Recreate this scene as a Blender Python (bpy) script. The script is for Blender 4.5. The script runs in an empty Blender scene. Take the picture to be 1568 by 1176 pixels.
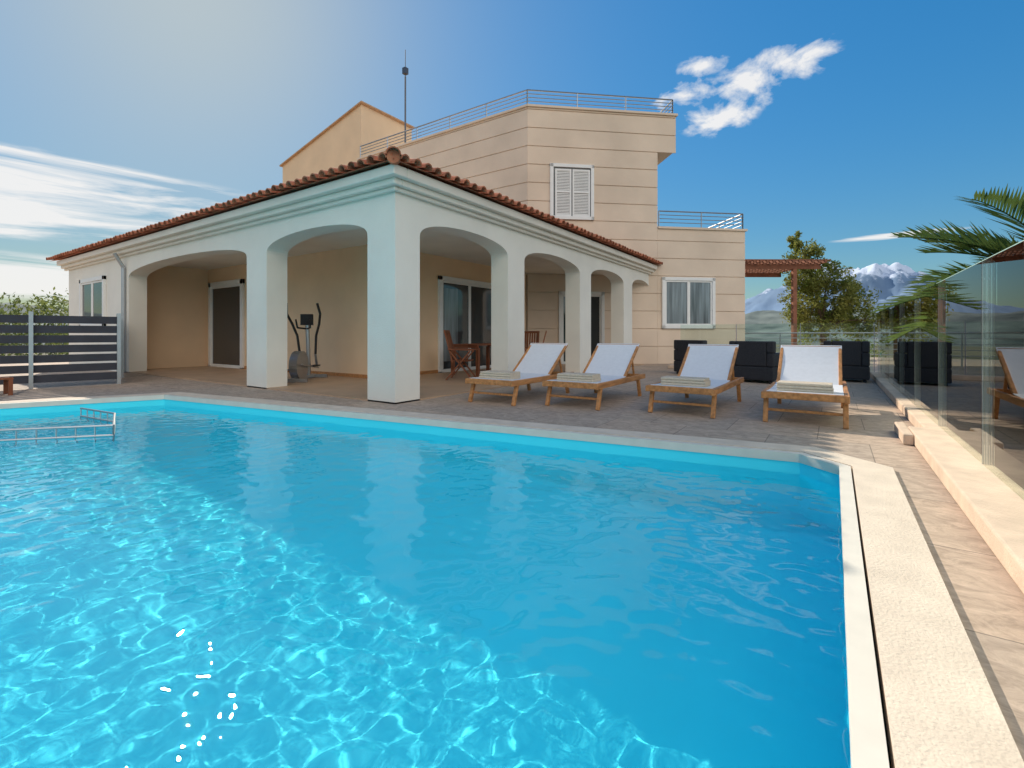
import bpy, bmesh, math, random
from mathutils import Vector, Matrix, noise, geometry
random.seed(7)
R=math.radians
sc=bpy.context.scene

# ---------------------------------------------------------------- materials
def mat(name,col,rough=0.7,var=0.08,scale=6.0,bump=0.0,bscale=40,metal=0.0,spec=0.3,trans=0.0,stretch=None,col2=None):
    m=bpy.data.materials.new(name); m.use_nodes=True
    nt=m.node_tree; b=nt.nodes['Principled BSDF']
    b.inputs['Roughness'].default_value=rough; b.inputs['Metallic'].default_value=metal
    b.inputs['Specular IOR Level'].default_value=spec
    g=nt.nodes.new('ShaderNodeNewGeometry')
    mp=nt.nodes.new('ShaderNodeMapping'); nt.links.new(g.outputs['Position'],mp.inputs[0])
    if stretch: mp.inputs['Scale'].default_value=stretch
    n=nt.nodes.new('ShaderNodeTexNoise'); n.inputs['Scale'].default_value=scale; n.inputs['Detail'].default_value=6
    nt.links.new(mp.outputs[0],n.inputs['Vector'])
    r=nt.nodes.new('ShaderNodeValToRGB')
    c2=col2 if col2 else tuple(min(1,c*(1+var)) for c in col)
    c1=tuple(c*(1-var) for c in col)
    r.color_ramp.elements[0].position=.3; r.color_ramp.elements[1].position=.7
    r.color_ramp.elements[0].color=(*c1,1); r.color_ramp.elements[1].color=(*c2,1)
    nt.links.new(n.outputs['Fac'],r.inputs[0]); nt.links.new(r.outputs[0],b.inputs['Base Color'])
    if bump>0:
        n2=nt.nodes.new('ShaderNodeTexNoise'); n2.inputs['Scale'].default_value=bscale; n2.inputs['Detail'].default_value=5
        nt.links.new(mp.outputs[0],n2.inputs['Vector'])
        bp=nt.nodes.new('ShaderNodeBump'); bp.inputs['Strength'].default_value=bump; bp.inputs['Distance'].default_value=.01
        nt.links.new(n2.outputs['Fac'],bp.inputs['Height']); nt.links.new(bp.outputs[0],b.inputs['Normal'])
    return m
STUC=mat('stucco_white',(.82,.78,.69),.9,.05,1.2,.45,60)
CORN=mat('cornice_paint',(.84,.78,.68),.85,.04,2,.2,60)
ORAN=mat('stucco_ochre',(.84,.60,.385),.9,.06,1.0,.4,60)
TOWR=mat('tower_cladding',(.75,.60,.465),.9,.08,.9,.4,60)
TILE=mat('terracotta',(.44,.16,.085),.85,.45,6,.5,30)
WHITE=mat('white_aluminium',(.82,.81,.78),.45,.03)
METAL=mat('grey_steel',(.45,.46,.47),.35,.05,metal=.8)
DKMET=mat('dark_steel',(.13,.13,.14),.4,.05,metal=.5)
WOOD=mat('teak_wood',(.50,.23,.085),.55,.3,3,.2,30,stretch=(8,1.2,8))
DWOOD=mat('dark_wood',(.24,.08,.035),.55,.25,5,.2,30)
FABR=mat('sling_fabric',(.74,.75,.77),.9,.03,20,.3,300)
TOWEL=mat('towel_cloth',(.66,.56,.43),1,.08,30,.8,200)
RATT=mat('rattan_dark',(.035,.035,.04),.7,.3,60,.8,120)
CUSH=mat('cushion_grey',(.10,.10,.11),.95,.1,10,.3,100)
FENC=mat('fence_slat_anthracite',(.045,.047,.06),.6,.12,4)
PERG=mat('pergola_wood',(.26,.10,.055),.6,.25,4)
BLACK=mat('black_plastic',(.03,.03,.03),.5,.1)
FLOORT=mat('terrace_tile',(.50,.34,.22),.5,.1,2,.1,20)
COPE=mat('coping_stone',(.72,.60,.47),.85,.10,5,.6,80)
COPW=mat('pool_edge_trim',(.72,.66,.56),.6,.05)
CURB=mat('curb_stone',(.66,.50,.37),.9,.14,5,.5,80)
LAMPM=mat('lamp_opal',(.85,.8,.7),.3,.02)
WGL=mat('window_glass',(.035,.045,.05),.04,.2,.7,spec=.9)
CURT=mat('curtain_blind',(.17,.20,.215),.10,.55,2,spec=.8,stretch=(4,4,.3))

def deckmat():
    m=mat('deck_stone',(.46,.38,.31),.8,.0)
    nt=m.node_tree; b=nt.nodes['Principled BSDF']; nt.nodes.remove([n for n in nt.nodes if n.type=='VALTORGB'][0])
    g=[n for n in nt.nodes if n.type=='NEW_GEOMETRY'][0]
    mp=nt.nodes.new('ShaderNodeMapping'); nt.links.new(g.outputs['Position'],mp.inputs[0])
    mp.inputs['Location'].default_value=(.13,.2,0)
    br=nt.nodes.new('ShaderNodeTexBrick'); br.inputs['Scale'].default_value=1; br.inputs['Brick Width'].default_value=.8; br.inputs['Row Height'].default_value=.8; br.offset=.5
    br.inputs['Mortar Size'].default_value=.004; br.inputs['Color1'].default_value=(.54,.41,.31,1); br.inputs['Color2'].default_value=(.44,.355,.285,1); br.inputs['Mortar'].default_value=(.25,.20,.16,1)
    nt.links.new(mp.outputs[0],br.inputs['Vector'])
    mp2=nt.nodes.new('ShaderNodeMapping'); nt.links.new(g.outputs['Position'],mp2.inputs[0]); mp2.inputs['Scale'].default_value=(3.0,5.0,1); mp2.inputs['Rotation'].default_value=(0,0,R(20))
    n=nt.nodes.new('ShaderNodeTexNoise'); n.inputs['Scale'].default_value=2.2; n.inputs['Detail'].default_value=12; n.inputs['Distortion'].default_value=1.2; n.inputs['Roughness'].default_value=.75
    nt.links.new(mp2.outputs[0],n.inputs['Vector'])
    r=nt.nodes.new('ShaderNodeValToRGB'); r.color_ramp.elements[0].position=.35; r.color_ramp.elements[1].position=.64
    r.color_ramp.elements[0].color=(.58,.56,.53,1); r.color_ramp.elements[1].color=(1.2,1.18,1.14,1)
    nt.links.new(n.outputs['Fac'],r.inputs[0])
    mx=nt.nodes.new('ShaderNodeMix'); mx.data_type='RGBA'; mx.blend_type='MULTIPLY'; mx.inputs[0].default_value=.8
    nt.links.new(br.outputs['Color'],mx.inputs[6]); nt.links.new(r.outputs[0],mx.inputs[7]); nt.links.new(mx.outputs[2],b.inputs['Base Color'])
    bp=nt.nodes.new('ShaderNodeBump'); bp.inputs['Strength'].default_value=.45; bp.inputs['Distance'].default_value=.01
    nt.links.new(n.outputs['Fac'],bp.inputs['Height']); nt.links.new(bp.outputs[0],b.inputs['Normal'])
    return m
DECK=deckmat()
LINER=mat('pool_liner',(.075,.84,.965),.7,.02,1.5)
def watermat():
    m=bpy.data.materials.new('water'); m.use_nodes=True; nt=m.node_tree; nt.nodes.remove(nt.nodes['Principled BSDF'])
    o=nt.nodes['Material Output']; g=nt.nodes.new('ShaderNodeBsdfGlass'); g.inputs['IOR'].default_value=1.33; g.inputs['Roughness'].default_value=0
    g.inputs['Color'].default_value=(.97,1,1,1); nt.links.new(g.outputs[0],o.inputs[0]); return m
WATER=watermat()
def panelglass():
    m=bpy.data.materials.new('balustrade_glass'); m.use_nodes=True; nt=m.node_tree; nt.nodes.remove(nt.nodes['Principled BSDF'])
    o=nt.nodes['Material Output']; t=nt.nodes.new('ShaderNodeBsdfTransparent'); t.inputs[0].default_value=(.90,.96,.93,1)
    g=nt.nodes.new('ShaderNodeBsdfGlossy'); g.inputs['Roughness'].default_value=0.0; g.inputs[0].default_value=(1,1,1,1)
    f=nt.nodes.new('ShaderNodeFresnel'); f.inputs[0].default_value=1.42
    x=nt.nodes.new('ShaderNodeMixShader'); nt.links.new(f.outputs[0],x.inputs[0]); nt.links.new(t.outputs[0],x.inputs[1]); nt.links.new(g.outputs[0],x.inputs[2]); nt.links.new(x.outputs[0],o.inputs[0]); return m
PGL=panelglass()
def leafmat(name,c1,c2,scale=1.5):
    m=mat(name,c1,.6,.1,scale,col2=c2)
    nt=m.node_tree; b=nt.nodes['Principled BSDF']; o=nt.nodes['Material Output']; r=[n for n in nt.nodes if n.type=='VALTORGB'][0]
    r.color_ramp.elements[0].color=(*c1,1)
    t=nt.nodes.new('ShaderNodeBsdfTranslucent'); nt.links.new(r.outputs[0],t.inputs[0])
    x=nt.nodes.new('ShaderNodeMixShader'); x.inputs[0].default_value=.5; nt.links.new(b.outputs[0],x.inputs[1]); nt.links.new(t.outputs[0],x.inputs[2]); nt.links.new(x.outputs[0],o.inputs[0]); return m
LEAF=leafmat('leaf_olive',(.12,.17,.03),(.42,.40,.11),1.3)
LEAFS=leafmat('leaf_shrub',(.07,.11,.03),(.28,.30,.09),1.0)
PALM=leafmat('palm_leaf',(.04,.085,.02),(.15,.20,.05),3)
BARK=mat('bark',(.16,.11,.07),.95,.3,8,.8,30)

# ---------------------------------------------------------------- mesh helper
class M:
    def __init__(s): s.v=[]; s.f=[]
    def add(s,vs,fs):
        o=len(s.v); s.v+= [tuple(v) for v in vs]; s.f+=[[i+o for i in f] for f in fs]
    def box(s,x0,x1,y0,y1,z0,z1):
        s.add([(x0,y0,z0),(x1,y0,z0),(x1,y1,z0),(x0,y1,z0),(x0,y0,z1),(x1,y0,z1),(x1,y1,z1),(x0,y1,z1)],
              [[3,2,1,0],[4,5,6,7],[0,1,5,4],[1,2,6,5],[2,3,7,6],[3,0,4,7]])
    def obox(s,o,u,n,s0,s1,t0,t1,z0,z1):
        P=lambda a,t,z:(o[0]+u[0]*a+n[0]*t,o[1]+u[1]*a+n[1]*t,z)
        s.add([P(s0,t0,z0),P(s1,t0,z0),P(s1,t1,z0),P(s0,t1,z0),P(s0,t0,z1),P(s1,t0,z1),P(s1,t1,z1),P(s0,t1,z1)],
              [[3,2,1,0],[4,5,6,7],[0,1,5,4],[1,2,6,5],[2,3,7,6],[3,0,4,7]])
    def prism(s,poly,z0,z1):
        n=len(poly); s.add([(p[0],p[1],z0) for p in poly]+[(p[0],p[1],z1) for p in poly],
            [list(range(n))[::-1],[i+n for i in range(n)]]+[[i,(i+1)%n,(i+1)%n+n,i+n] for i in range(n)])
    def tube(s,p0,p1,r,r1=None,k=8):
        p0=Vector(p0);p1=Vector(p1);d=p1-p0
        if d.length<1e-6:return
        q=d.to_track_quat('Z','Y'); r1=r if r1 is None else r1
        vs=[];
        for j,(p,rr) in enumerate(((p0,r),(p1,r1))):
            for i in range(k):
                a=2*math.pi*i/k; vs.append(p+q@Vector((math.cos(a)*rr,math.sin(a)*rr,0)))
        s.add(vs,[[i,(i+1)%k,(i+1)%k+k,i+k] for i in range(k)]+[list(range(k))[::-1],[i+k for i in range(k)]])
    def path(s,pts,r,k=8):
        for a,b in zip(pts[:-1],pts[1:]): s.tube(a,b,r,k=k)
    def beam(s,p0,p1,w,h,up=(0,0,1)):
        p0=Vector(p0);p1=Vector(p1);d=(p1-p0).normalized();up=Vector(up)
        sd=d.cross(up); sd=sd.normalized() if sd.length>1e-4 else Vector((1,0,0)); u2=sd.cross(d)
        vs=[p+sd*(a*w/2)+u2*(b*h/2) for p in (p0,p1) for a,b in ((-1,-1),(1,-1),(1,1),(-1,1))]
        s.add(vs,[[3,2,1,0],[4,5,6,7],[0,1,5,4],[1,2,6,5],[2,3,7,6],[3,0,4,7]])
    def obj(s,name,m,parent=None,smooth=False,bevel=0,loc=None):
        me=bpy.data.meshes.new(name); me.from_pydata(s.v,[],s.f); me.validate()
        bm=bmesh.new(); bm.from_mesh(me)
        if len(bm.faces)<60000 : bmesh.ops.recalc_face_normals(bm,faces=bm.faces)
        bm.to_mesh(me); bm.free()
        me.materials.append(m); ob=bpy.data.objects.new(name,me); sc.collection.objects.link(ob)
        if smooth:
            for p in me.polygons:p.use_smooth=True
        if bevel:
            b=ob.modifiers.new('b','BEVEL'); b.width=bevel; b.segments=2; b.limit_method='ANGLE'
        if parent: ob.parent=parent
        if loc: ob.location=loc
        return ob
def empty(name,loc=(0,0,0),rz=0):
    e=bpy.data.objects.new(name,None); sc.collection.objects.link(e); e.location=loc; e.rotation_euler=(0,0,rz); e.empty_display_size=.3; return e

# ---------------------------------------------------------------- villa
villa=empty('stucco_villa')
XF=-5.20; YF=4.72; TH=.40
def arch_wall(o,u,n,L,ops,zs,rise,zt,th):
    m=M(); P=lambda a,t,z:(o[0]+u[0]*a+n[0]*t,o[1]+u[1]*a+n[1]*t,z)
    segs=[]; cur=0
    for a,b in ops:
        if a>cur: segs.append((cur,a,None))
        segs.append((a,b,1)); cur=b
    if cur<L: segs.append((cur,L,None))
    for a,b,k in segs:
        if k is None:
            z0=-.02
            m.add([P(a,0,z0),P(b,0,z0),P(b,0,zt),P(a,0,zt),P(a,-th,z0),P(b,-th,z0),P(b,-th,zt),P(a,-th,zt)],
                  [[0,1,2,3],[5,4,7,6],[0,3,7,4],[1,5,6,2],[3,2,6,7]])
        else:
            N=28; c=(a+b)/2; h=(b-a)/2
            pr=[]
            for i in range(N+1):
                th_=math.pi*i/N; x=c-h*math.cos(th_); z=zs+rise*(math.sin(th_))**.8 if 0<i<N else zs
                pr.append((x,z))
            for (xa,za),(xb,zb) in zip(pr[:-1],pr[1:]):
                m.add([P(xa,0,za),P(xb,0,zb),P(xb,0,zt),P(xa,0,zt),P(xa,-th,za),P(xb,-th,zb),P(xb,-th,zt),P(xa,-th,zt)],
                      [[0,1,2,3],[5,4,7,6],[0,4,5,1],[3,2,6,7]])
    return m
XL=-20.3
m=arch_wall((XL,YF),(1,0),(0,-1),XF-XL,[(-15.25-XL,-9.30-XL),(-8.60-XL,-5.80-XL)],2.48,.29,3.25,TH)
m.obj('arcade_wall_pool_side',STUC,villa)
YB=YF+TH
m=arch_wall((XF,YB),(0,1),(1,0),16.2-YB,[(5.21-YB,7.57-YB),(8.16-YB,10.71-YB),(11.36-YB,13.68-YB),(14.40-YB,16.1-YB)],2.48,.29,3.25,TH)
m.obj('arcade_wall_terrace_side',STUC,villa)
m=M()
for (pr,z0,z1) in ((.07,3.04,3.10),(.15,3.10,3.19),(.25,3.19,3.33)):
    m.box(XL-.2,XF+pr,YF-pr,YF+.002,z0,z1)
    m.box(XF+.001,XF+pr,YF+.002,16.15,z0,z1)
m.obj('cornice',CORN,villa,bevel=.018)
m=M()
m.prism([(XL,7.0),(-8.35,7.0),(-8.35,13.2),(XL,13.2)],-.02,4.2)
m.prism([(XL,YB+.002),(-16.1,YB+.002),(-16.1,6.998),(XL,6.998)],-.02,3.4)
m.obj('inner_walls',ORAN,villa)
m=M(); m.box(-16.098,XF-TH-.002,YB+.002,6.998,3.0,3.02); m.box(-8.348,XF-TH-.002,6.998,15.8,3.0,3.02); m.obj('portico_ceiling',STUC,villa)
EX=-4.86; EY=4.38; EZ=3.345; PT=.27
m=M()
D=3.65
m.add([(EX,EY,EZ),(EX,16.35,EZ),(EX-D,16.35-D*.9,EZ+PT*D),(EX-D,EY+D,EZ+PT*D)],[[0,1,2,3]])
m.add([(EX,EY,EZ),(EX-D,EY+D,EZ+PT*D),(-20.9,EY+D,EZ+PT*D),(-20.9,EY,EZ)],[[0,1,2,3]])
m.obj('roof_deck',TILE,villa)
m=M()
def barrel(m,p0,p1,r,k=7,dn=.0):
    p0=Vector(p0);p1=Vector(p1);d=(p1-p0).normalized(); sd=d.cross(Vector((0,0,1))).normalized(); up=sd.cross(d)
    vs=[]
    for p,rr in((p0,r),(p1,r*.9)):
        for i in range(k+1):
            a=math.pi*i/k; vs.append(p+sd*math.cos(a)*rr+up*(math.sin(a)*rr-dn))
        for i in range(k+1):
            a=math.pi*i/k; vs.append(p+sd*math.cos(a)*(rr-.018)+up*(math.sin(a)*(rr-.018)-dn))
    K=k+1
    fs=[[i,i+1,i+1+2*K,i+2*K] for i in range(k)]+[[i+K,i+1+K,i+1+3*K,i+3*K] for i in range(k)]+[[i,i+1,i+1+K,i+K] for i in range(k)]
    m.add(vs,fs)
y=EY+.16
while y<16.3:
    L=min(y-EY,D); j=random.uniform(-.018,.018); jz=random.uniform(-.006,.008)
    a=0
    while a<L:
        b=min(a+.42,L); barrel(m,(EX+.07+j-a,y,EZ+jz+PT*a+.01),(EX+.07-b-.05,y,EZ+PT*b-.0),.085); a=b
        if a>.8:
            barrel(m,(EX-a,y,EZ+PT*a),(EX-L,y,EZ+PT*L),.085); break
    y+=.215
x=EX-.16
while x>-20.9:
    L=min(EX-x,D); j=random.uniform(-.018,.018); jz=random.uniform(-.006,.008)
    a=0
    while a<L:
        b=min(a+.42,L); barrel(m,(x,EY-.07+j+a,EZ+jz+PT*a+.01),(x,EY-.07+b+.05,EZ+PT*b),.085); a=b
        if a>.8:
            barrel(m,(x,EY+a,EZ+PT*a),(x,EY+L,EZ+PT*L),.085); break
    x-=.215
for i in range(9):
    t=i*.42; barrel(m,(EX+.03-t*.707,EY-.03+t*.707,EZ+.02+PT*t*.707+.02),(EX-.04-(t+.42)*.707,EY+.04+(t+.42)*.707,EZ+.02+PT*(t+.42)*.707),.105)
# mortar stop behind the first hip tile
m.tube((EX-.01,EY+.01,EZ+.035),(EX-.10,EY+.10,EZ+.05),.09,.09,16)
m.obj('roof_tiles',TILE,villa,smooth=False)

ub=(.7466,.6652); nb=(.6652,-.7466); P0=(-5.2,16.0)
B=lambda s,t=0:(P0[0]+ub[0]*s+nb[0]*t,P0[1]+ub[1]*s+nb[1]*t)
ZT=8.46; G=.03; XT=-16.85
m=M()
m.prism([(XT+.02,13.23+G),(-8.31-.01,13.23+G),B(.30,-G),B(.30,-6),(XT+.02,22)],0,ZT-.05)
m.prism([B(.31,-G),B(3.52,-G),B(3.52,-5),B(.31,-5)],0,4.55)
m.prism([B(.31,-G),B(.96,-G),B(.96,-5),B(.31,-5)],7.27,ZT-.05)
m.obj('tower_core',TOWR,villa)
m=M(); 
z=0; H=.6
while z<ZT-.01:
    z1=min(z+H-.024,ZT)
    if z>3.0: m.obox((XT,13.23),(1,0),(0,-1),0,-8.31-XT,-G,0,z,z1)
    e=.32 if z<7.1 else .977
    m.obox(P0,ub,nb,-4.16,e,-G,0,z,z1)
    if z<4.4: m.obox(P0,ub,nb,.322,3.536,-G,0,z,min(z1,4.6))
    z+=H
m.obj('tower_cladding',TOWR,villa,bevel=.006)
m=M()
m.obox((XT,13.23),(1,0),(0,-1),-.05,-8.28-XT,-.3,.05,ZT,ZT+.07)
m.obox(P0,ub,nb,-4.18,1.03,-.3,.05,ZT+.001,ZT+.071)
m.obox(P0,ub,nb,.33,3.60,-.3,.05,4.6,4.67)
m.obj('parapet_coping',TOWR,villa)
m=M()
def wedge(m,x0,x1,y0,y1,zb,za,zc):
    m.add([(x0,y0,zb),(x1,y0,zb),(x1,y1,zb),(x0,y1,zb),(x0,y0,za),(x1,y0,zc),(x1,y1,zc),(x0,y1,za)],
      [[3,2,1,0],[4,5,6,7],[0,1,5,4],[1,2,6,5],[2,3,7,6],[3,0,4,7]])
wedge(m,-23.95,-17.64,14.0,17.1,0,9.83,11.36); m.obj('stair_block',ORAN,villa)
m=M(); 
x0,x1,y0,y1,za,zc=-24.07,-17.50,13.89,17.2,9.802,11.395
m.add([(x0,y0,za),(x1,y0,zc),(x1,y1,zc),(x0,y1,za),(x0,y0,za+.06),(x1,y0,zc+.06),(x1,y1,zc+.06),(x0,y1,za+.06)],[[3,2,1,0],[4,5,6,7],[0,1,5,4],[1,2,6,5],[2,3,7,6],[3,0,4,7]])
m.obj('stair_block_roof',mat('roof_edge_tan',(.55,.34,.20),.9,.15),villa)

fr=M(); gl=M(); cu=M(); sh=M()
def opening(o,u,n,s0,s1,z0,z1,kind='glass',mull=1,sur=.11):
    for a,b,c,d in ((s0,s1,z1-sur,z1),(s0,s1,z0,z0+ (sur if z0>.3 else .03)),(s0,s0+sur,z0+.0,z1-.001),(s1-sur,s1,z0,z1-.001)):
        fr.obox(o,u,n,a,b,.001,.07,c,d)
    i0,i1,j0,j1=s0+sur,s1-sur,(z0+sur if z0>.3 else z0+.03),z1-sur
    w=.055; N=mull+1
    for k in range(N):
        a=i0+(i1-i0)*k/N; b=i0+(i1-i0)*(k+1)/N
        t1=.045 if k%2==0 else .035
        if kind=='shutter':
            a+=.06 if k==0 else .01; b-=.03
            for q in ((a,a+w,j0,j1-.06),(b-w,b,j0,j1-.06),(a+w,b-w,j0,j0+w),(a+w,b-w,j1-.06-w,j1-.06),(a+w,b-w,(j0+j1)/2-.03,(j0+j1)/2+.03)):
                sh.obox(o,u,n,q[0],q[1],.012,.055,q[2],q[3])
            zz=j0+w+.01
            while zz<j1-.06-w-.03:
                sh.obox(o,u,n,a+w,b-w,.016,.04,zz,zz+.033); zz+=.05
        else:
            for q in ((a,a+w,j0,j1),(b-w,b,j0,j1),(a+w,b-w,j0,j0+w),(a+w,b-w,j1-w,j1)):
                fr.obox(o,u,n,q[0],q[1],.012,t1,q[2],q[3])
            (cu if kind=='curtain' else gl).obox(o,u,n,a+w,b-w,.008,.022,j0+w,j1-w)
    if kind=='shutter': gl.obox(o,u,n,i0,i1,.002,.010,j0,j1)
opening(P0,ub,nb,-3.42,-1.93,4.80,6.63,'shutter')
opening(P0,ub,nb,.46,2.39,1.20,2.95,'curtain')
opening(P0,ub,nb,-3.13,-1.57,.02,2.42,'glass')
ow=(-8.35,0); opening(ow,(0,1),(1,0),9.0,11.5,.02,2.50,'glass')
opening((0,7.0),(1,0),(0,-1),-15.95,-13.9,.02,2.58,'glass',0,.14)
opening((0,YF),(1,0),(0,-1),-19.0,-16.9,1.2,2.65,'glass')
fr.obj('window_frames',WHITE,villa,bevel=.004); gl.obj('window_panes',WGL,villa); cu.obj('curtained_panes',CURT,villa); sh.obj('window_shutters',WHITE,villa)
m=M(); m.obox(ow,(0,1),(1,0),9.2,9.75,.023,.027,.3,2.2); m.obj('door_blind',CURT,villa)
m=M()
for (x,y,z,nx,ny) in ((-8.35,12.0,2.62,1,0),(-13.3,7.0,2.62,0,-1)):
    for k in range(6):
        a=k/6; b=(k+1)/6
        m.tube((x+nx*.12*a,y+ny*.12*a,z),(x+nx*.12*b,y+ny*.12*b,z),.11*math.sqrt(1-a*a*.98),.11*math.sqrt(max(0.01,1-b*b*.98)),16)
m.obj('wall_sconces',LAMPM,villa)
m=M(); m.box(-16.1,XF+.0,YF+.0,7.0,.0,.022); m.box(-8.35,XF,7.0,15.5,.0,.022); m.obj('portico_floor',FLOORT,villa)
m=M(); m.box(-16.1,-8.36,6.985,6.999,.022,.10); m.box(-8.349,-8.335,7,9.0,.022,.10); m.obj('skirting',WOOD,villa)
m=M(); m.path([(-15.42,YF-.25,3.1),(-15.42,YF-.06,2.75),(-15.42,YF-.06,.0)],.045,12); m.obj('downspout',METAL,villa)
def railing(m,pts,z,h,n,sp,r=.014):
    for (a,b) in zip(pts[:-1],pts[1:]):
        A=Vector((a[0],a[1],0));Bv=Vector((b[0],b[1],0));L=(Bv-A).length;k=max(1,round(L/sp))
        for i in range(k+1):
            p=A.lerp(Bv,i/k); m.tube((p.x,p.y,z),(p.x,p.y,z+h),.022,k=6)
        for j in range(n):
            zz=z+h*(.3+.7*j/(n-1)) if n>1 else z+h
            m.tube((A.x,A.y,zz),(Bv.x,Bv.y,zz),.024 if j==n-1 else r,k=6)
m=M()
railing(m,[(XT+.05,13.30),(-8.36,13.30),B(.90,-.08),B(.90,-4)],ZT+.07,.52,4,1.6)
railing(m,[B(.40,-.08),B(3.50,-.08),B(3.5,-3)],4.67,.55,4,1.55)
m.obj('roof_railings',METAL,villa)
m=M(); ax,ay=-14.6,13.8
m.tube((ax,ay,8.4),(ax,ay,11.6),.035); m.tube((ax,ay,11.6),(ax,ay,12.7),.015); m.box(ax-.09,ax+.09,ay-.09,ay+.09,11.7,11.95); m.tube((ax,ay,8.4),(ax+.9,ay,8.4),.02)
ant=empty('antenna_mast'); m.obj('mast',DKMET,ant)
pg=empty('wooden_pergola')
m=M(); o=(-2.8,19.6); u=(.82,.572); n=(.572,-.82)
m.obox(o,u,n,-.1,2.9,-.05,.05,3.45,3.62); m.obox(o,u,n,-.1,2.9,-2.6,-2.5,3.45,3.62)
for i in range(13): m.obox(o,u,n,-.05+i*.24,.02+i*.24,-2.9,.4,3.63,3.72)
for i in range(14): m.obox(o,u,n,-.1,3.1,-2.85+i*.24,-2.80+i*.24,3.725,3.76)
for s_ in (1.85,): m.obox(o,u,n,s_,s_+.14,-.07,.07,-.1,3.45)
m.obj('pergola_frame',PERG,pg)

# ---------------------------------------------------------------- terrace + pool
pool=[(.05,-6),(.05,4.32),(-.23,4.57),(-9.0,3.26),(-9.9,1.2),(-10.9,-6)]
def offs(poly,d):
    n=len(poly); out=[]
    for i in range(n):
        p=Vector(poly[i]);a=Vector(poly[i-1]);b=Vector(poly[(i+1)%n])
        e1=(p-a).normalized();e2=(b-p).normalized(); n1=Vector((e1.y,-e1.x));n2=Vector((e2.y,-e2.x))
        k=(n1+n2).normalized(); out.append(tuple(p+k*(d/max(.3,k.dot(n1)))))
    return out
outer=[(-26,-9),(1.0,-9),(1.0,14.4),(2.5,20),(2.5,26),(-26,26)]
hole=offs(pool,.2)
tris=geometry.tessellate_polygon([[Vector((*p,0)) for p in outer],[Vector((*p,0)) for p in hole]])
allp=outer+hole
m=M(); m.add([(p[0],p[1],0) for p in allp],[list(t) for t in tris])
no=len(outer); m.add([(p[0],p[1],0) for p in outer]+[(p[0],p[1],-2.6) for p in outer],[[i,(i+1)%no,(i+1)%no+no,i+no] for i in range(no)])
m.obj('terrace_paving',DECK)
swp=empty('swimming_pool')
def ring(m,pl,d0,d1,z0,z1):
    a=offs(pl,d0);b=offs(pl,d1);n=len(pl)
    for i in range(n):
        j=(i+1)%n
        m.add([(*a[i],z1),(*a[j],z1),(*b[j],z1),(*b[i],z1),(*a[i],z0),(*a[j],z0),(*b[j],z0),(*b[i],z0)],[[0,1,2,3],[0,4,5,1],[3,2,6,7],[4,7,6,5]])
m=M(); ring(m,pool,-.015,.055,-.05,.02); m.obj('pool_edge_trim',COPW,swp)
m=M(); ring(m,pool,.066,.31,-.05,.024); m.obj('coping',COPE,swp)
m=M(); n=len(pool); ZB=-1.12
m.add([(*p,.0) for p in pool]+[(*p,ZB) for p in pool],[[i,i+n,(i+1)%n+n,(i+1)%n] for i in range(n)]+[[i+n for i in range(n)]])
basin=m.obj('basin',LINER,swp)
sp=.026; X0,X1,Y0,Y1=-10.4,.2,-2.2,4.7
nx=int((X1-X0)/sp); ny=int((Y1-Y0)/sp); vs=[];N=noise.noise
for j in range(ny+1):
    y=Y0+j*sp
    for i in range(nx+1):
        x=X0+i*sp
        h=.0060*N(Vector((x*1.9,y*2.5,0)))+.0036*N(Vector((x*5.6+9,y*6.6,3)))+.0040*N(Vector((x*11.5,y*13.5+4,7)))
        vs.append((x,y,-.15+h))
fs=[(j*(nx+1)+i,j*(nx+1)+i+1,(j+1)*(nx+1)+i+1,(j+1)*(nx+1)+i) for j in range(ny) for i in range(nx)]
me=bpy.data.meshes.new('water'); me.from_pydata(vs,[],fs); me.materials.append(WATER)
me.polygons.foreach_set('use_smooth',[True]*len(me.polygons))
water=bpy.data.objects.new('water',me); sc.collection.objects.link(water); water.parent=swp
water.cycles.is_caustics_caster=True
basin.cycles.is_caustics_receiver=True
m=M()
a=[(-8.7,2.15),(-7.75,2.25),(-6.75,1.95),(-7.9,.6),(-8.8,-.6)]
for zz in (-.03,-.14):
    m.path([(p[0],p[1],zz) for p in a],.013)
for p,q in zip(a[:-1],a[1:]):
    P_=Vector(p);Q=Vector(q);k=max(2,int((Q-P_).length/.17))
    for i in range(k+1):
        c=P_.lerp(Q,i/k); m.tube((c.x,c.y,-.03),(c.x,c.y,-.45),.008,k=6)
hr=empty('pool_step_handrail'); m.obj('rails',METAL,hr)
m=M()
m.box(.60,1.02,-6,6.0,.002,.11); m.box(.52,.60,5.55,6.3,.002,.10); m.box(.72,1.02,6.0,14.5,.002,.11)
m.box(-4.0,.72,14.05,14.45,.002,.11)
m.obj('stone_curb',CURB,bevel=.012)
gf=empty('glass_fence'); m=M(); p=M(); c=M()
ys=4.52-1.65*2; k=0
while ys<14.0:
    ye=min(ys+1.65,14.15); m.box(.845,.857,ys+.008,ye-.008,.11,1.50)
    c.box(.844,.858,ys+.008,ye-.008,1.501,1.506)
    for yy in (ys,):
        p.box(.846,.856,yy-.005,yy+.005,.11,1.50)
    ys+=1.65
xs_=.80
while xs_>-3.6:
    m.box(xs_-1.5+.02,xs_-.02,14.2,14.212,.11,1.28); p.box(xs_-.007,xs_+.007,14.19,14.22,.11,1.28); xs_-=1.5
m.obj('panels',PGL,gf); p.obj('posts',METAL,gf); c.obj('top_edge',mat('glass_edge',(.45,.62,.55),.2),gf)
tr=empty('metal_railing'); m=M(); railing(m,[(-3.2,20.2),(3.0,20.6)],0,1.05,5,1.5); m.obj('rails',METAL,tr)

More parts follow.
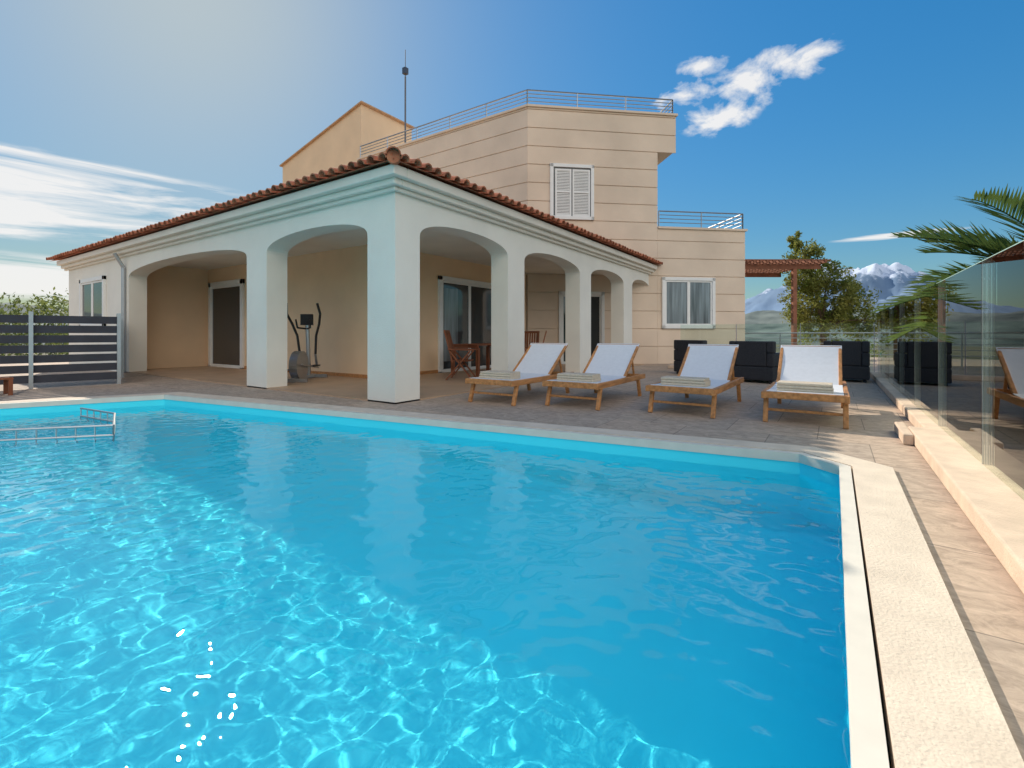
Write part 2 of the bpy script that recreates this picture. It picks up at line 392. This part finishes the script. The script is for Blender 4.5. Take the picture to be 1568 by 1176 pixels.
f=empty('slatted_fence'); m=M(); p=M()
A=Vector((-12.0,3.55,0));Bv=Vector((-13.6,-4,0)); d=(Bv-A).normalized(); nn=(-d.y,d.x)
L=(Bv-A).length
for i in range(7): m.obox(A,d,nn,0,L,-.012,.012,.10+i*.185,.10+i*.185+.145)
s_=0
while s_<L: p.obox(A,d,nn,s_-.03,s_+.03,-.03+.045,.045+.03,0,1.42); p.obox(A,d,nn,s_-.03,s_+.03,-.075,-.0135,0,1.42); s_+=1.25
A2=Vector((-12.0,3.55,0)); B2=Vector((-15.3,4.55,0)); d2=(B2-A2).normalized(); n2=(-d2.y,d2.x); L2=(B2-A2).length
for i in range(7): m.obox(A2,d2,n2,.05,L2,-.012,.012,.10+i*.185,.10+i*.185+.145)
p.obox(A2,d2,n2,1.6,1.66,-.075,-.0135,0,1.42)
m.obj('slats',FENC,f); p.obj('posts',METAL,f)

# ---------------------------------------------------------------- loungers
def lounger(x,y,rz,first=False):
    e=empty('sun_lounger',(x,y,0),rz); W=.39
    m=M(); hy=1.18; ang=R(36); bl=.80
    top=(hy+bl*math.cos(ang),.35+bl*math.sin(ang))
    for sx in (-1,1):
        X=sx*W
        m.beam((X,-.02,.315),(X,1.98,.315),.045,.075)
        m.beam((X*.97,.06,0),(X*.97,.16,.29),.05,.05); m.beam((X*.97,1.80,0),(X*.97,1.70,.29),.05,.05)
        m.beam((X*.88,hy,.35),(X*.88,top[0],top[1]),.04,.035)
        m.beam((X*.8,hy+.42,.33+.42*math.tan(ang)),(X*.8,1.72,.30),.03,.025)
    m.beam((-W,.0,.32),(W,.0,.32),.035,.075); m.beam((-W,.12,.14),(W,.12,.14),.03,.03); m.beam((-W,1.96,.315),(W,1.96,.315),.04,.06)
    m.beam((-W,1.72,.27),(W,1.72,.27),.04,.04)
    m.beam((-W*.9,top[0],top[1]),(W*.9,top[0],top[1]),.04,.035)
    m.obj('wood_frame',WOOD,e,bevel=.006)
    m=M()
    def sling(pts,w):
        for (a,b) in zip(pts[:-1],pts[1:]):
            m.add([(-w,a[0],a[1]),(w,a[0],a[1]),(w,b[0],b[1]),(-w,b[0],b[1]),(-w,a[0],a[1]-.012),(w,a[0],a[1]-.012),(w,b[0],b[1]-.012),(-w,b[0],b[1]-.012)],[[0,1,2,3],[7,6,5,4],[0,4,5,1],[1,5,6,2],[2,6,7,3],[3,7,4,0]])
    pts=[(.03,.362),(.3,.350),(.6,.344),(.9,.348),(hy,.365)]
    for i in range(1,7):
        t=i/6; sag=-.02*math.sin(math.pi*t)
        pts.append((hy+bl*t*math.cos(ang)-sag*math.sin(ang)*1,.365+bl*t*math.sin(ang)+sag*math.cos(ang)+.012*min(1,t*3)))
    sling(pts,W*.93); m.obj('sling_seat',FABR,e)
    m=M()
    for (a0,a1,w,h0,th) in ((.14,.44,.27,.352,.036),(.145,.435,.268,.388,.034),(.15,.43,.265,.422,.030)):
        prof=[]
        for i in range(9):
            t=math.pi*i/8; prof.append((a0+th/2-math.sin(t)*th/2, h0+th/2-math.cos(t)*th/2))
        prof+= [(a1,h0+th),(a1,h0)]
        n_=len(prof); jj=random.uniform(-.008,.008)
        m.add([(-w+jj,q[0],q[1]) for q in prof]+[(w+jj,q[0],q[1]) for q in prof],[[i,(i+1)%n_,(i+1)%n_+n_,i+n_] for i in range(n_)]+[list(range(n_)),[i+n_ for i in range(n_)][::-1]])
    m.obj('folded_towel',TOWEL,e,bevel=.003)
lounger(-4.08,5.45,R(1.5)); lounger(-2.95,5.76,R(1)); lounger(-1.57,5.98,R(-1)); lounger(-.27,6.08,R(0))

# ---------------------------------------------------------------- furniture
def armchair(x,y,rz,W=.9):
    e=empty('rattan_armchair',(x,y,0),rz); m=M()
    m.box(-W/2,W/2,-.4,.4,.06,.34); m.box(-W/2,-W/2+.14,-.4,.4,.342,.62); m.box(W/2-.14,W/2,-.4,.4,.342,.62)
    m.box(-W/2+.142,W/2-.142,.26,.4,.342,.86); m.box(-W/2,-W/2+.14,.26,.4,.622,.86); m.box(W/2-.14,W/2,.26,.4,.622,.86)
    for sx in(-1,1):
        for sy in(-1,1): m.box(sx*(W/2-.08)-.03,sx*(W/2-.08)+.03,sy*.34-.03,sy*.34+.03,0,.06)
    m.obj('woven_body',RATT,e,bevel=.025)
    m=M(); m.box(-W/2+.15,W/2-.15,-.39,.25,.345,.47); m.obj('seat_cushion',CUSH,e,bevel=.03)
    m=M(); m.box(-W/2+.16,W/2-.16,.12,.25,.475,.84); m.obj('back_cushion',CUSH,e,bevel=.03)
armchair(-1.32,11.3,R(165)); armchair(.22,12.6,R(180),.8); armchair(-2.75,12.4,R(150),.95)
def woodchair(x,y,rz):
    e=empty('wooden_armchair',(x,y,.022),rz); m=M()
    for sx in(-1,1):
        X=sx*.27
        m.beam((X,-.28,0),(X,.22,.62),.03,.05,(1,0,0)); m.beam((X,.30,0),(X,-.22,.62),.03,.05,(1,0,0))
        m.beam((X,-.30,.64),(X,.26,.66),.06,.025); m.beam((X*.86,.16,.36),(X*.86,.34,1.05),.03,.045,(1,0,0))
    for i in range(8): m.box(-.25,.25,-.22+i*.055,-.22+i*.055+.042,.40,.42)
    for i in range(7):
        xx=-.2+i*.066; m.beam((xx,.20,.5),(xx,.335,1.02),.045,.014,(0,1,0))
    m.beam((-.26,.34,1.04),(.26,.34,1.04),.03,.06); m.beam((-.26,.19,.48),(.26,.19,.48),.03,.05); m.beam((-.27,.0,.31),(.27,0,.31),.03,.03)
    m.obj('chair_frame',DWOOD,e)
woodchair(-6.75,8.05,R(120)); woodchair(-6.2,10.1,R(-60)); woodchair(-6.9,11.0,R(20))
e=empty('wooden_table',(-7.2,9.4,.022)); m=M()
for i in range(9): m.box(-.45+i*.1,-.45+i*.1+.09,-.8,.8,.72,.745)
m.box(-.42,.42,-.76,-.72,.66,.718); m.box(-.42,.42,.72,.76,.66,.718)
for sx in(-1,1):
    for sy in(-1,1): m.box(sx*.38-.035,sx*.38+.035,sy*.70-.035,sy*.70+.035,0,.66)
m.obj('table_frame',DWOOD,e)
e=empty('elliptical_trainer',(-9.45,6.0,.022),R(35)); m=M(); d=M()
m.beam((-.3,-.55,.04),(.3,-.55,.04),.07,.07); m.beam((-.3,.55,.04),(.3,.55,.04),.07,.07); m.beam((0,-.55,.06),(0,.55,.06),.08,.06)
m.tube((0,.28,.06),(0,.18,1.22),.045); 
for a,b in ((-.06,.06),): d.tube((a,-.25,.33),(b,-.25,.33),.27,k=28)
m.tube((-.08,-.25,.33),(.08,-.25,.33),.30,k=28)
for sx in(-1,1):
    X=sx*.17
    d.path([(X,.2,.55),(X*1.2,.15,.95),(X*1.7,.1,1.2),(X*2.1,-.02,1.42),(X*1.9,-.1,1.64)],.026)
    m.beam((X,.35,.24),(X,-.5,.30+.06*sx),.04,.03); d.box(X-.06,X+.06,.0,.32,.28,.31); m.beam((X,.2,.55),(X,.3,.26),.04,.04)
    d.path([(0,.17,1.1),(X*.8,.0,1.12),(X*.9,-.05,1.3)],.018)
d.box(-.13,.13,.13,.19,1.18,1.42)
m.obj('frame',METAL,e); d.obj('handles_console',BLACK,e)
e=empty('wooden_stool',(-11.4,1.72,0)); m=M()
for i in range(5): m.box(-.2+i*.082,-.2+i*.082+.07,-.2,.2,.26,.29)
for sx in(-1,1):
    for sy in(-1,1): m.box(sx*.17-.025,sx*.17+.025,sy*.17-.025,sy*.17+.025,0,.26)
m.obj('stool_frame',DWOOD,e)

# ---------------------------------------------------------------- vegetation
def leaves(m,c,rad,n,size,squash=1):
    for _ in range(n):
        v=Vector((random.gauss(0,1),random.gauss(0,1),random.gauss(0,1))).normalized()*(random.random()**.45)
        p=Vector(c)+Vector((v.x*rad,v.y*rad,v.z*rad*squash))
        a=Vector((random.gauss(0,1),random.gauss(0,1),random.gauss(0,1))).normalized(); b=a.orthogonal().normalized()
        b.rotate(Matrix.Rotation(random.uniform(0,6.28),3,a)); s=size*random.uniform(.6,1.3); cc=a.cross(b)
        m.add([p-b*s,p+cc*s*.38,p+b*s,p-cc*s*.38],[[0,1,2,3]])
def raw(m,name,material,parent=None):
    me=bpy.data.meshes.new(name); me.from_pydata(m.v,[],m.f); me.materials.append(material); ob=bpy.data.objects.new(name,me); sc.collection.objects.link(ob)
    if parent: ob.parent=parent
    return ob
def tree(name,x,y,zb,lobes,leafn,size,mt,trunk=.16):
    e=empty(name); t=M(); l=M()
    zl=min(c[2] for c in lobes)
    base=Vector((x,y,zb)); fork=Vector((x,y,zl-.3)); t.tube(base,fork,trunk,trunk*.7)
    for c in lobes:
        cv=Vector((x+c[0],y+c[1],c[2])); mid=fork.lerp(cv,.5)+Vector((random.uniform(-.1,.1),0,.1)); t.tube(fork,mid,trunk*.5,trunk*.3,6); t.tube(mid,cv,trunk*.3,trunk*.08,6)
        for k in range(c[4]):
            v=Vector((random.gauss(0,1),random.gauss(0,1),random.gauss(0,1))).normalized()*c[3]*random.uniform(.35,1.05)
            q=cv+v; t.tube(cv,q,.014,.005,4); leaves(l,q,c[3]*random.uniform(.25,.42),leafn,size)
    t.obj('trunk_and_limbs',BARK,e); raw(l,'foliage',mt,e)
tree('olive_tree',-.35,23.5,-2.4,[(-.7,0,4.2,.8,26),(-.7,.2,3.1,1.0,32),(.1,0,3.2,.9,26),(.8,0,2.5,.95,28),(1.4,.2,1.6,.9,22),(-.5,0,1.6,1.1,32),(-.85,.1,4.9,.42,10),(.4,0,1.7,.95,26)],70,.08,LEAF)
m=M()
for i in range(60):
    x=random.uniform(1.9,9); y=random.uniform(2.5,24); top=random.uniform(-.9,.35)+max(0,(y-8)*.03)
    for k in range(5):
        leaves(m,(x+random.uniform(-.6,.6),y+random.uniform(-.6,.6),top-random.uniform(.2,.7)),random.uniform(.3,.6),70,.07)
for i in range(20):
    x=random.uniform(-.5,9); y=random.uniform(27,34)
    for k in range(5): leaves(m,(x+random.uniform(-.8,.8),y,random.uniform(-1,.6)),.7,70,.10)
raw(m,'garden_shrubs',LEAFS)
m=M()
for i in range(46):
    x=random.uniform(-85,-58); y=random.uniform(0,28); h=random.uniform(1.5,4.6)
    for k in range(6): leaves(m,(x+random.uniform(-2.2,2.2),y+random.uniform(-2.2,2.2),random.uniform(-1.2,h)),random.uniform(1.0,1.8),60,.24)
raw(m,'hedge_bushes',LEAFS)
pe=empty('palm_tree'); t=M(); l=M(); C=Vector((2.12,7.15,1.45))
for i in range(13):
    a=C+Vector((0,0,-4.0+i*.31)); t.tube(a,a+Vector((0,0,.31)),.17,.20,12)
for i in range(54):
    az=i*2.399+random.uniform(-.2,.2); el=R(random.uniform(-18,50)); Lf=random.uniform(1.35,1.75)
    d=Vector((math.cos(az)*math.cos(el),math.sin(az)*math.cos(el),math.sin(el))); p=C.copy(); n=22
    for j in range(n):
        f_=j/n; d=(d+Vector((0,0,-.015-.03*f_))).normalized(); q=p+d*Lf/n; t_r=.014*(1-f_)+.003
        l.tube(p,q,t_r,t_r*.9,4)
        sd=d.cross(Vector((0,0,1))).normalized(); up=sd.cross(d)
        if j>2:
            for s_ in(-1,1):
                for hh in (0,.5):
                    ll=.44*math.sin(math.pi*min(1,.22+.78*f_))**.7*random.uniform(.85,1.1)+.08
                    b=p.lerp(q,hh); ld=(d*.85+sd*s_*.7+up*random.uniform(.15,.4)).normalized(); wv=d.cross(ld).cross(ld).normalized()*.014
                    mid=b+ld*ll*.5; tip=b+ld*ll+Vector((0,0,-.03*ll)); 
                    l.add([b-wv*.6,b+wv*.6,mid+wv,mid-wv],[[0,1,2,3]]); l.add([mid-wv,mid+wv,tip],[[0,1,2]])
        p=q
t.obj('trunk',BARK,pe); raw(l,'fronds',PALM,pe)

# ---------------------------------------------------------------- terrain
GR=mat('terrain_ground',(.10,.10,.05),.95,.35,.05,col2=(.22,.19,.11))
m=M(); K=72; rr=[0,15,30,60,120,250,500,1000,3000,9000]
vs=[(0,0,-2.6)]; fs=[]
for ri in rr[1:]:
    for i in range(K):
        a=2*math.pi*i/K; x=ri*math.sin(a);y=ri*math.cos(a); z=-2.6-(0 if ri<40 else min(6,(ri-30)*.03))
        vs.append((x,y,z))
for i in range(K): fs.append([0,1+i,1+(i+1)%K])
for r_ in range(len(rr)-2):
    for i in range(K): fs.append([1+r_*K+i,1+(r_+1)*K+i,1+(r_+1)*K+(i+1)%K,1+r_*K+(i+1)%K])
m.add(vs,fs); m.obj('terrain',GR)
def hills(name,r0,r1,hf,material,na=720,nr=14):
    vs=[];fs=[]
    for j in range(nr+1):
        f_=j/nr; r_=r0+(r1-r0)*f_
        for i in range(na):
            a=2*math.pi*i/na; x=r_*math.sin(a);y=r_*math.cos(a); vs.append((x,y,-12+hf(math.degrees(a) if a<math.pi else math.degrees(a)-360,f_,x,y)))
    for j in range(nr):
        for i in range(na): fs.append((j*na+i,j*na+(i+1)%na,(j+1)*na+(i+1)%na,(j+1)*na+i))
    me=bpy.data.meshes.new(name); me.from_pydata(vs,[],fs); me.materials.append(material)
    me.polygons.foreach_set('use_smooth',[True]*len(me.polygons))
    ob=bpy.data.objects.new(name,me); sc.collection.objects.link(ob)
def fb(x,y,s,o=5): return noise.fractal(Vector((x/s,y/s,1.3)),1.0,2.0,o)
HILL=mat('hill_scrub',(.09,.13,.12),.95,.45,.03,col2=(.22,.25,.22))
hills('hills',500,1100,lambda a,f,x,y: math.sin(f*math.pi*.6)*(46+28*fb(x,y,200,7)),HILL,1440,24)
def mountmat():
    m=mat('hazed_mountain_rock',(.17,.25,.36),.95,.2,.002)  # distance haze is mixed into the blue-grey rock colour
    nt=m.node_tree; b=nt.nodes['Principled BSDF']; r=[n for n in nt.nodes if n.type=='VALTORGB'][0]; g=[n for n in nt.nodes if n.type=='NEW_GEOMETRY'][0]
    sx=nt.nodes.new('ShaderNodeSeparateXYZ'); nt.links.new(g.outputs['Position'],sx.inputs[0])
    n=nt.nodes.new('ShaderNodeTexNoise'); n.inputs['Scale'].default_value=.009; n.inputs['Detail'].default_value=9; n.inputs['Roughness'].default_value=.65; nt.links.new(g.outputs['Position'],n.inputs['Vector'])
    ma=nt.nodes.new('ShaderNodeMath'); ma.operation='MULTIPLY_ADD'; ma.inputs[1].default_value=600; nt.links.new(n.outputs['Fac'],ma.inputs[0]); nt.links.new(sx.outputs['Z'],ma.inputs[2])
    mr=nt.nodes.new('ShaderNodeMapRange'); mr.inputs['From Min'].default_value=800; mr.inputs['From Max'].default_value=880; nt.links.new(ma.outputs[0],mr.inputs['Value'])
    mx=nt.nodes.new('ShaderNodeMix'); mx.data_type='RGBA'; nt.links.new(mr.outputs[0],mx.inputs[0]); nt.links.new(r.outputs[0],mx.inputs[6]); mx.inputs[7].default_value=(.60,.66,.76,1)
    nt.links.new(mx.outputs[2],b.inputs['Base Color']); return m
def mh(a,f,x,y):
    g=math.exp(-((a-1.0)/8.5)**2); g2=math.exp(-((a-18)/12)**2)
    return (math.sin(f*math.pi*.55))*(180+470*g+230*g2)*(1+.44*fb(x,y,560,9))
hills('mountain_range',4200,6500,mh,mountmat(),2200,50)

# ---------------------------------------------------------------- light
SE=R(33.5); saz=R(-68.3)
sd=Vector((math.sin(saz)*math.cos(SE),math.cos(saz)*math.cos(SE),math.sin(SE)))
ld=bpy.data.lights.new('sun','SUN'); ld.energy=5.0; ld.angle=R(.53); ld.color=(1,.91,.78); lo=bpy.data.objects.new('sun',ld); sc.collection.objects.link(lo)
lo.rotation_euler=sd.to_track_quat('Z','Y').to_euler(); lo.location=(-20,10,30)
ld.cycles.is_caustics_light=True
w=bpy.data.worlds.new('World'); sc.world=w; w.use_nodes=True; nt=w.node_tree; bg=nt.nodes['Background']; bg.inputs[1].default_value=.15
sky=nt.nodes.new('ShaderNodeTexSky'); sky.sky_type='NISHITA'; sky.sun_disc=False; sky.sun_elevation=SE; sky.sun_rotation=saz%(2*math.pi); sky.air_density=1.0; sky.dust_density=.6; sky.ozone_density=2.0
tc=nt.nodes.new('ShaderNodeTexCoord')
def vm(op,a,b=None):
    n=nt.nodes.new('ShaderNodeVectorMath'); n.operation=op
    for i,q in enumerate((a,b)):
        if q is None: continue
        if isinstance(q,tuple): n.inputs[i].default_value=q
        else: nt.links.new(q,n.inputs[i])
    return n
def mth(op,a,b=None,c=None,cl=False):
    n=nt.nodes.new('ShaderNodeMath'); n.operation=op; n.use_clamp=cl
    for i,q in enumerate((a,b,c)):
        if q is None: continue
        if isinstance(q,(int,float)): n.inputs[i].default_value=q
        else: nt.links.new(q,n.inputs[i])
    return n.outputs[0]
gen=tc.outputs['Generated']
bwn=nt.nodes.new('ShaderNodeRGBToBW'); nt.links.new(sky.outputs[0],bwn.inputs[0])
den=mth('DIVIDE',1.70,mth('MULTIPLY_ADD',bwn.outputs[0],.38,1.0))
sc_=vm('SCALE',sky.outputs[0]); nt.links.new(den,sc_.inputs['Scale'])
tn=vm('MULTIPLY',sc_.outputs[0],(.88,1.03,1.05))
hs=nt.nodes.new('ShaderNodeHueSaturation'); hs.inputs['Saturation'].default_value=1.32; nt.links.new(tn.outputs[0],hs.inputs['Color'])
skyc=hs.outputs[0]
def noi(scale,vec,sc3,det=8,dist=.3):
    mp=vm('MULTIPLY',vec,sc3); n=nt.nodes.new('ShaderNodeTexNoise'); n.inputs['Scale'].default_value=scale; n.inputs['Detail'].default_value=det; n.inputs['Distortion'].default_value=dist; n.inputs['Roughness'].default_value=.6
    nt.links.new(mp.outputs[0],n.inputs['Vector']); return n.outputs['Fac']
def blob(az,el,ra,re):
    az=R(az);el=R(el); c=(math.sin(az)*math.cos(el),math.cos(az)*math.cos(el),math.sin(el))
    s=vm('SUBTRACT',gen,c); s2=vm('MULTIPLY',s.outputs[0],(1/ra,1/ra,1/re)); L=vm('LENGTH',s2.outputs[0])
    return mth('SUBTRACT',1.0,L.outputs['Value'],cl=True)
n1=noi(15,gen,(1,1,1.6),10); n2=noi(3.6,gen,(1,1,11),9,.5)
cum=None
for b in ((-3.6,26.4,.075,.035),(-7.6,25.0,.07,.045),(-10.8,22.8,.075,.036),(-14.0,25.2,.08,.028),(-12.3,27.6,.05,.018)):
    q=blob(*b); cum=q if cum is None else mth('MAXIMUM',cum,q)
cumv=mth('ADD',mth('MULTIPLY',cum,.9),mth('MULTIPLY_ADD',n1,2.6,-1.48)); 
cumf=mth('MULTIPLY',mth('MULTIPLY',cumv,1.8,cl=True),mth('MULTIPLY',cum,5,cl=True))
st=None
for b in ((-80,11.8,.42,.07),(-66,11.5,.24,.04),(-84,4.5,.30,.045),(5,9.2,.10,.006),(-88,8.5,.2,.02)):
    q=blob(*b); st=q if st is None else mth('MAXIMUM',st,q)
stv=mth('ADD',mth('MULTIPLY',st,1.0),mth('MULTIPLY_ADD',n2,3.0,-1.56)); 
stf=mth('MULTIPLY',mth('MULTIPLY',stv,1.8,cl=True),mth('MULTIPLY',st,5,cl=True))
fac=mth('MAXIMUM',mth('MULTIPLY',cumf,.92),mth('MULTIPLY',stf,.9))
mx=nt.nodes.new('ShaderNodeMix'); mx.data_type='RGBA'; nt.links.new(fac,mx.inputs[0]); nt.links.new(skyc,mx.inputs[6]); mx.inputs[7].default_value=(6.2,6.1,6.0,1)
bk=mth('MAXIMUM',blob(140,32,1.15,.75),blob(95,25,.6,.5)); n3=noi(2.2,gen,(1,1,1.8),7,.4)  # unseen bright cloud bank behind the camera, added as warm fill light
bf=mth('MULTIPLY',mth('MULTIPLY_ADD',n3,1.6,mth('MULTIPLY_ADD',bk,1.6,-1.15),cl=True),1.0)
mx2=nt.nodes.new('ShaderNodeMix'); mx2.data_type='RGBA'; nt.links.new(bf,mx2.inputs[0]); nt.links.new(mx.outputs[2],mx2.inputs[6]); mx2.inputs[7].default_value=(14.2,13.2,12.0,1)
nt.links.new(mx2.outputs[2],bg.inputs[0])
# ---------------------------------------------------------------- camera
cd=bpy.data.cameras.new('camera'); cam=bpy.data.objects.new('camera',cd); sc.collection.objects.link(cam); sc.camera=cam
cam.location=(0,0,1.0); cam.rotation_euler=(R(90),0,R(34)); cd.lens=730/1568*36; cd.sensor_width=36; cd.shift_y=-76/1568; cd.clip_end=20000; cd.clip_start=.05
sc.view_settings.view_transform='Standard'; sc.view_settings.look='None'; sc.view_settings.exposure=0
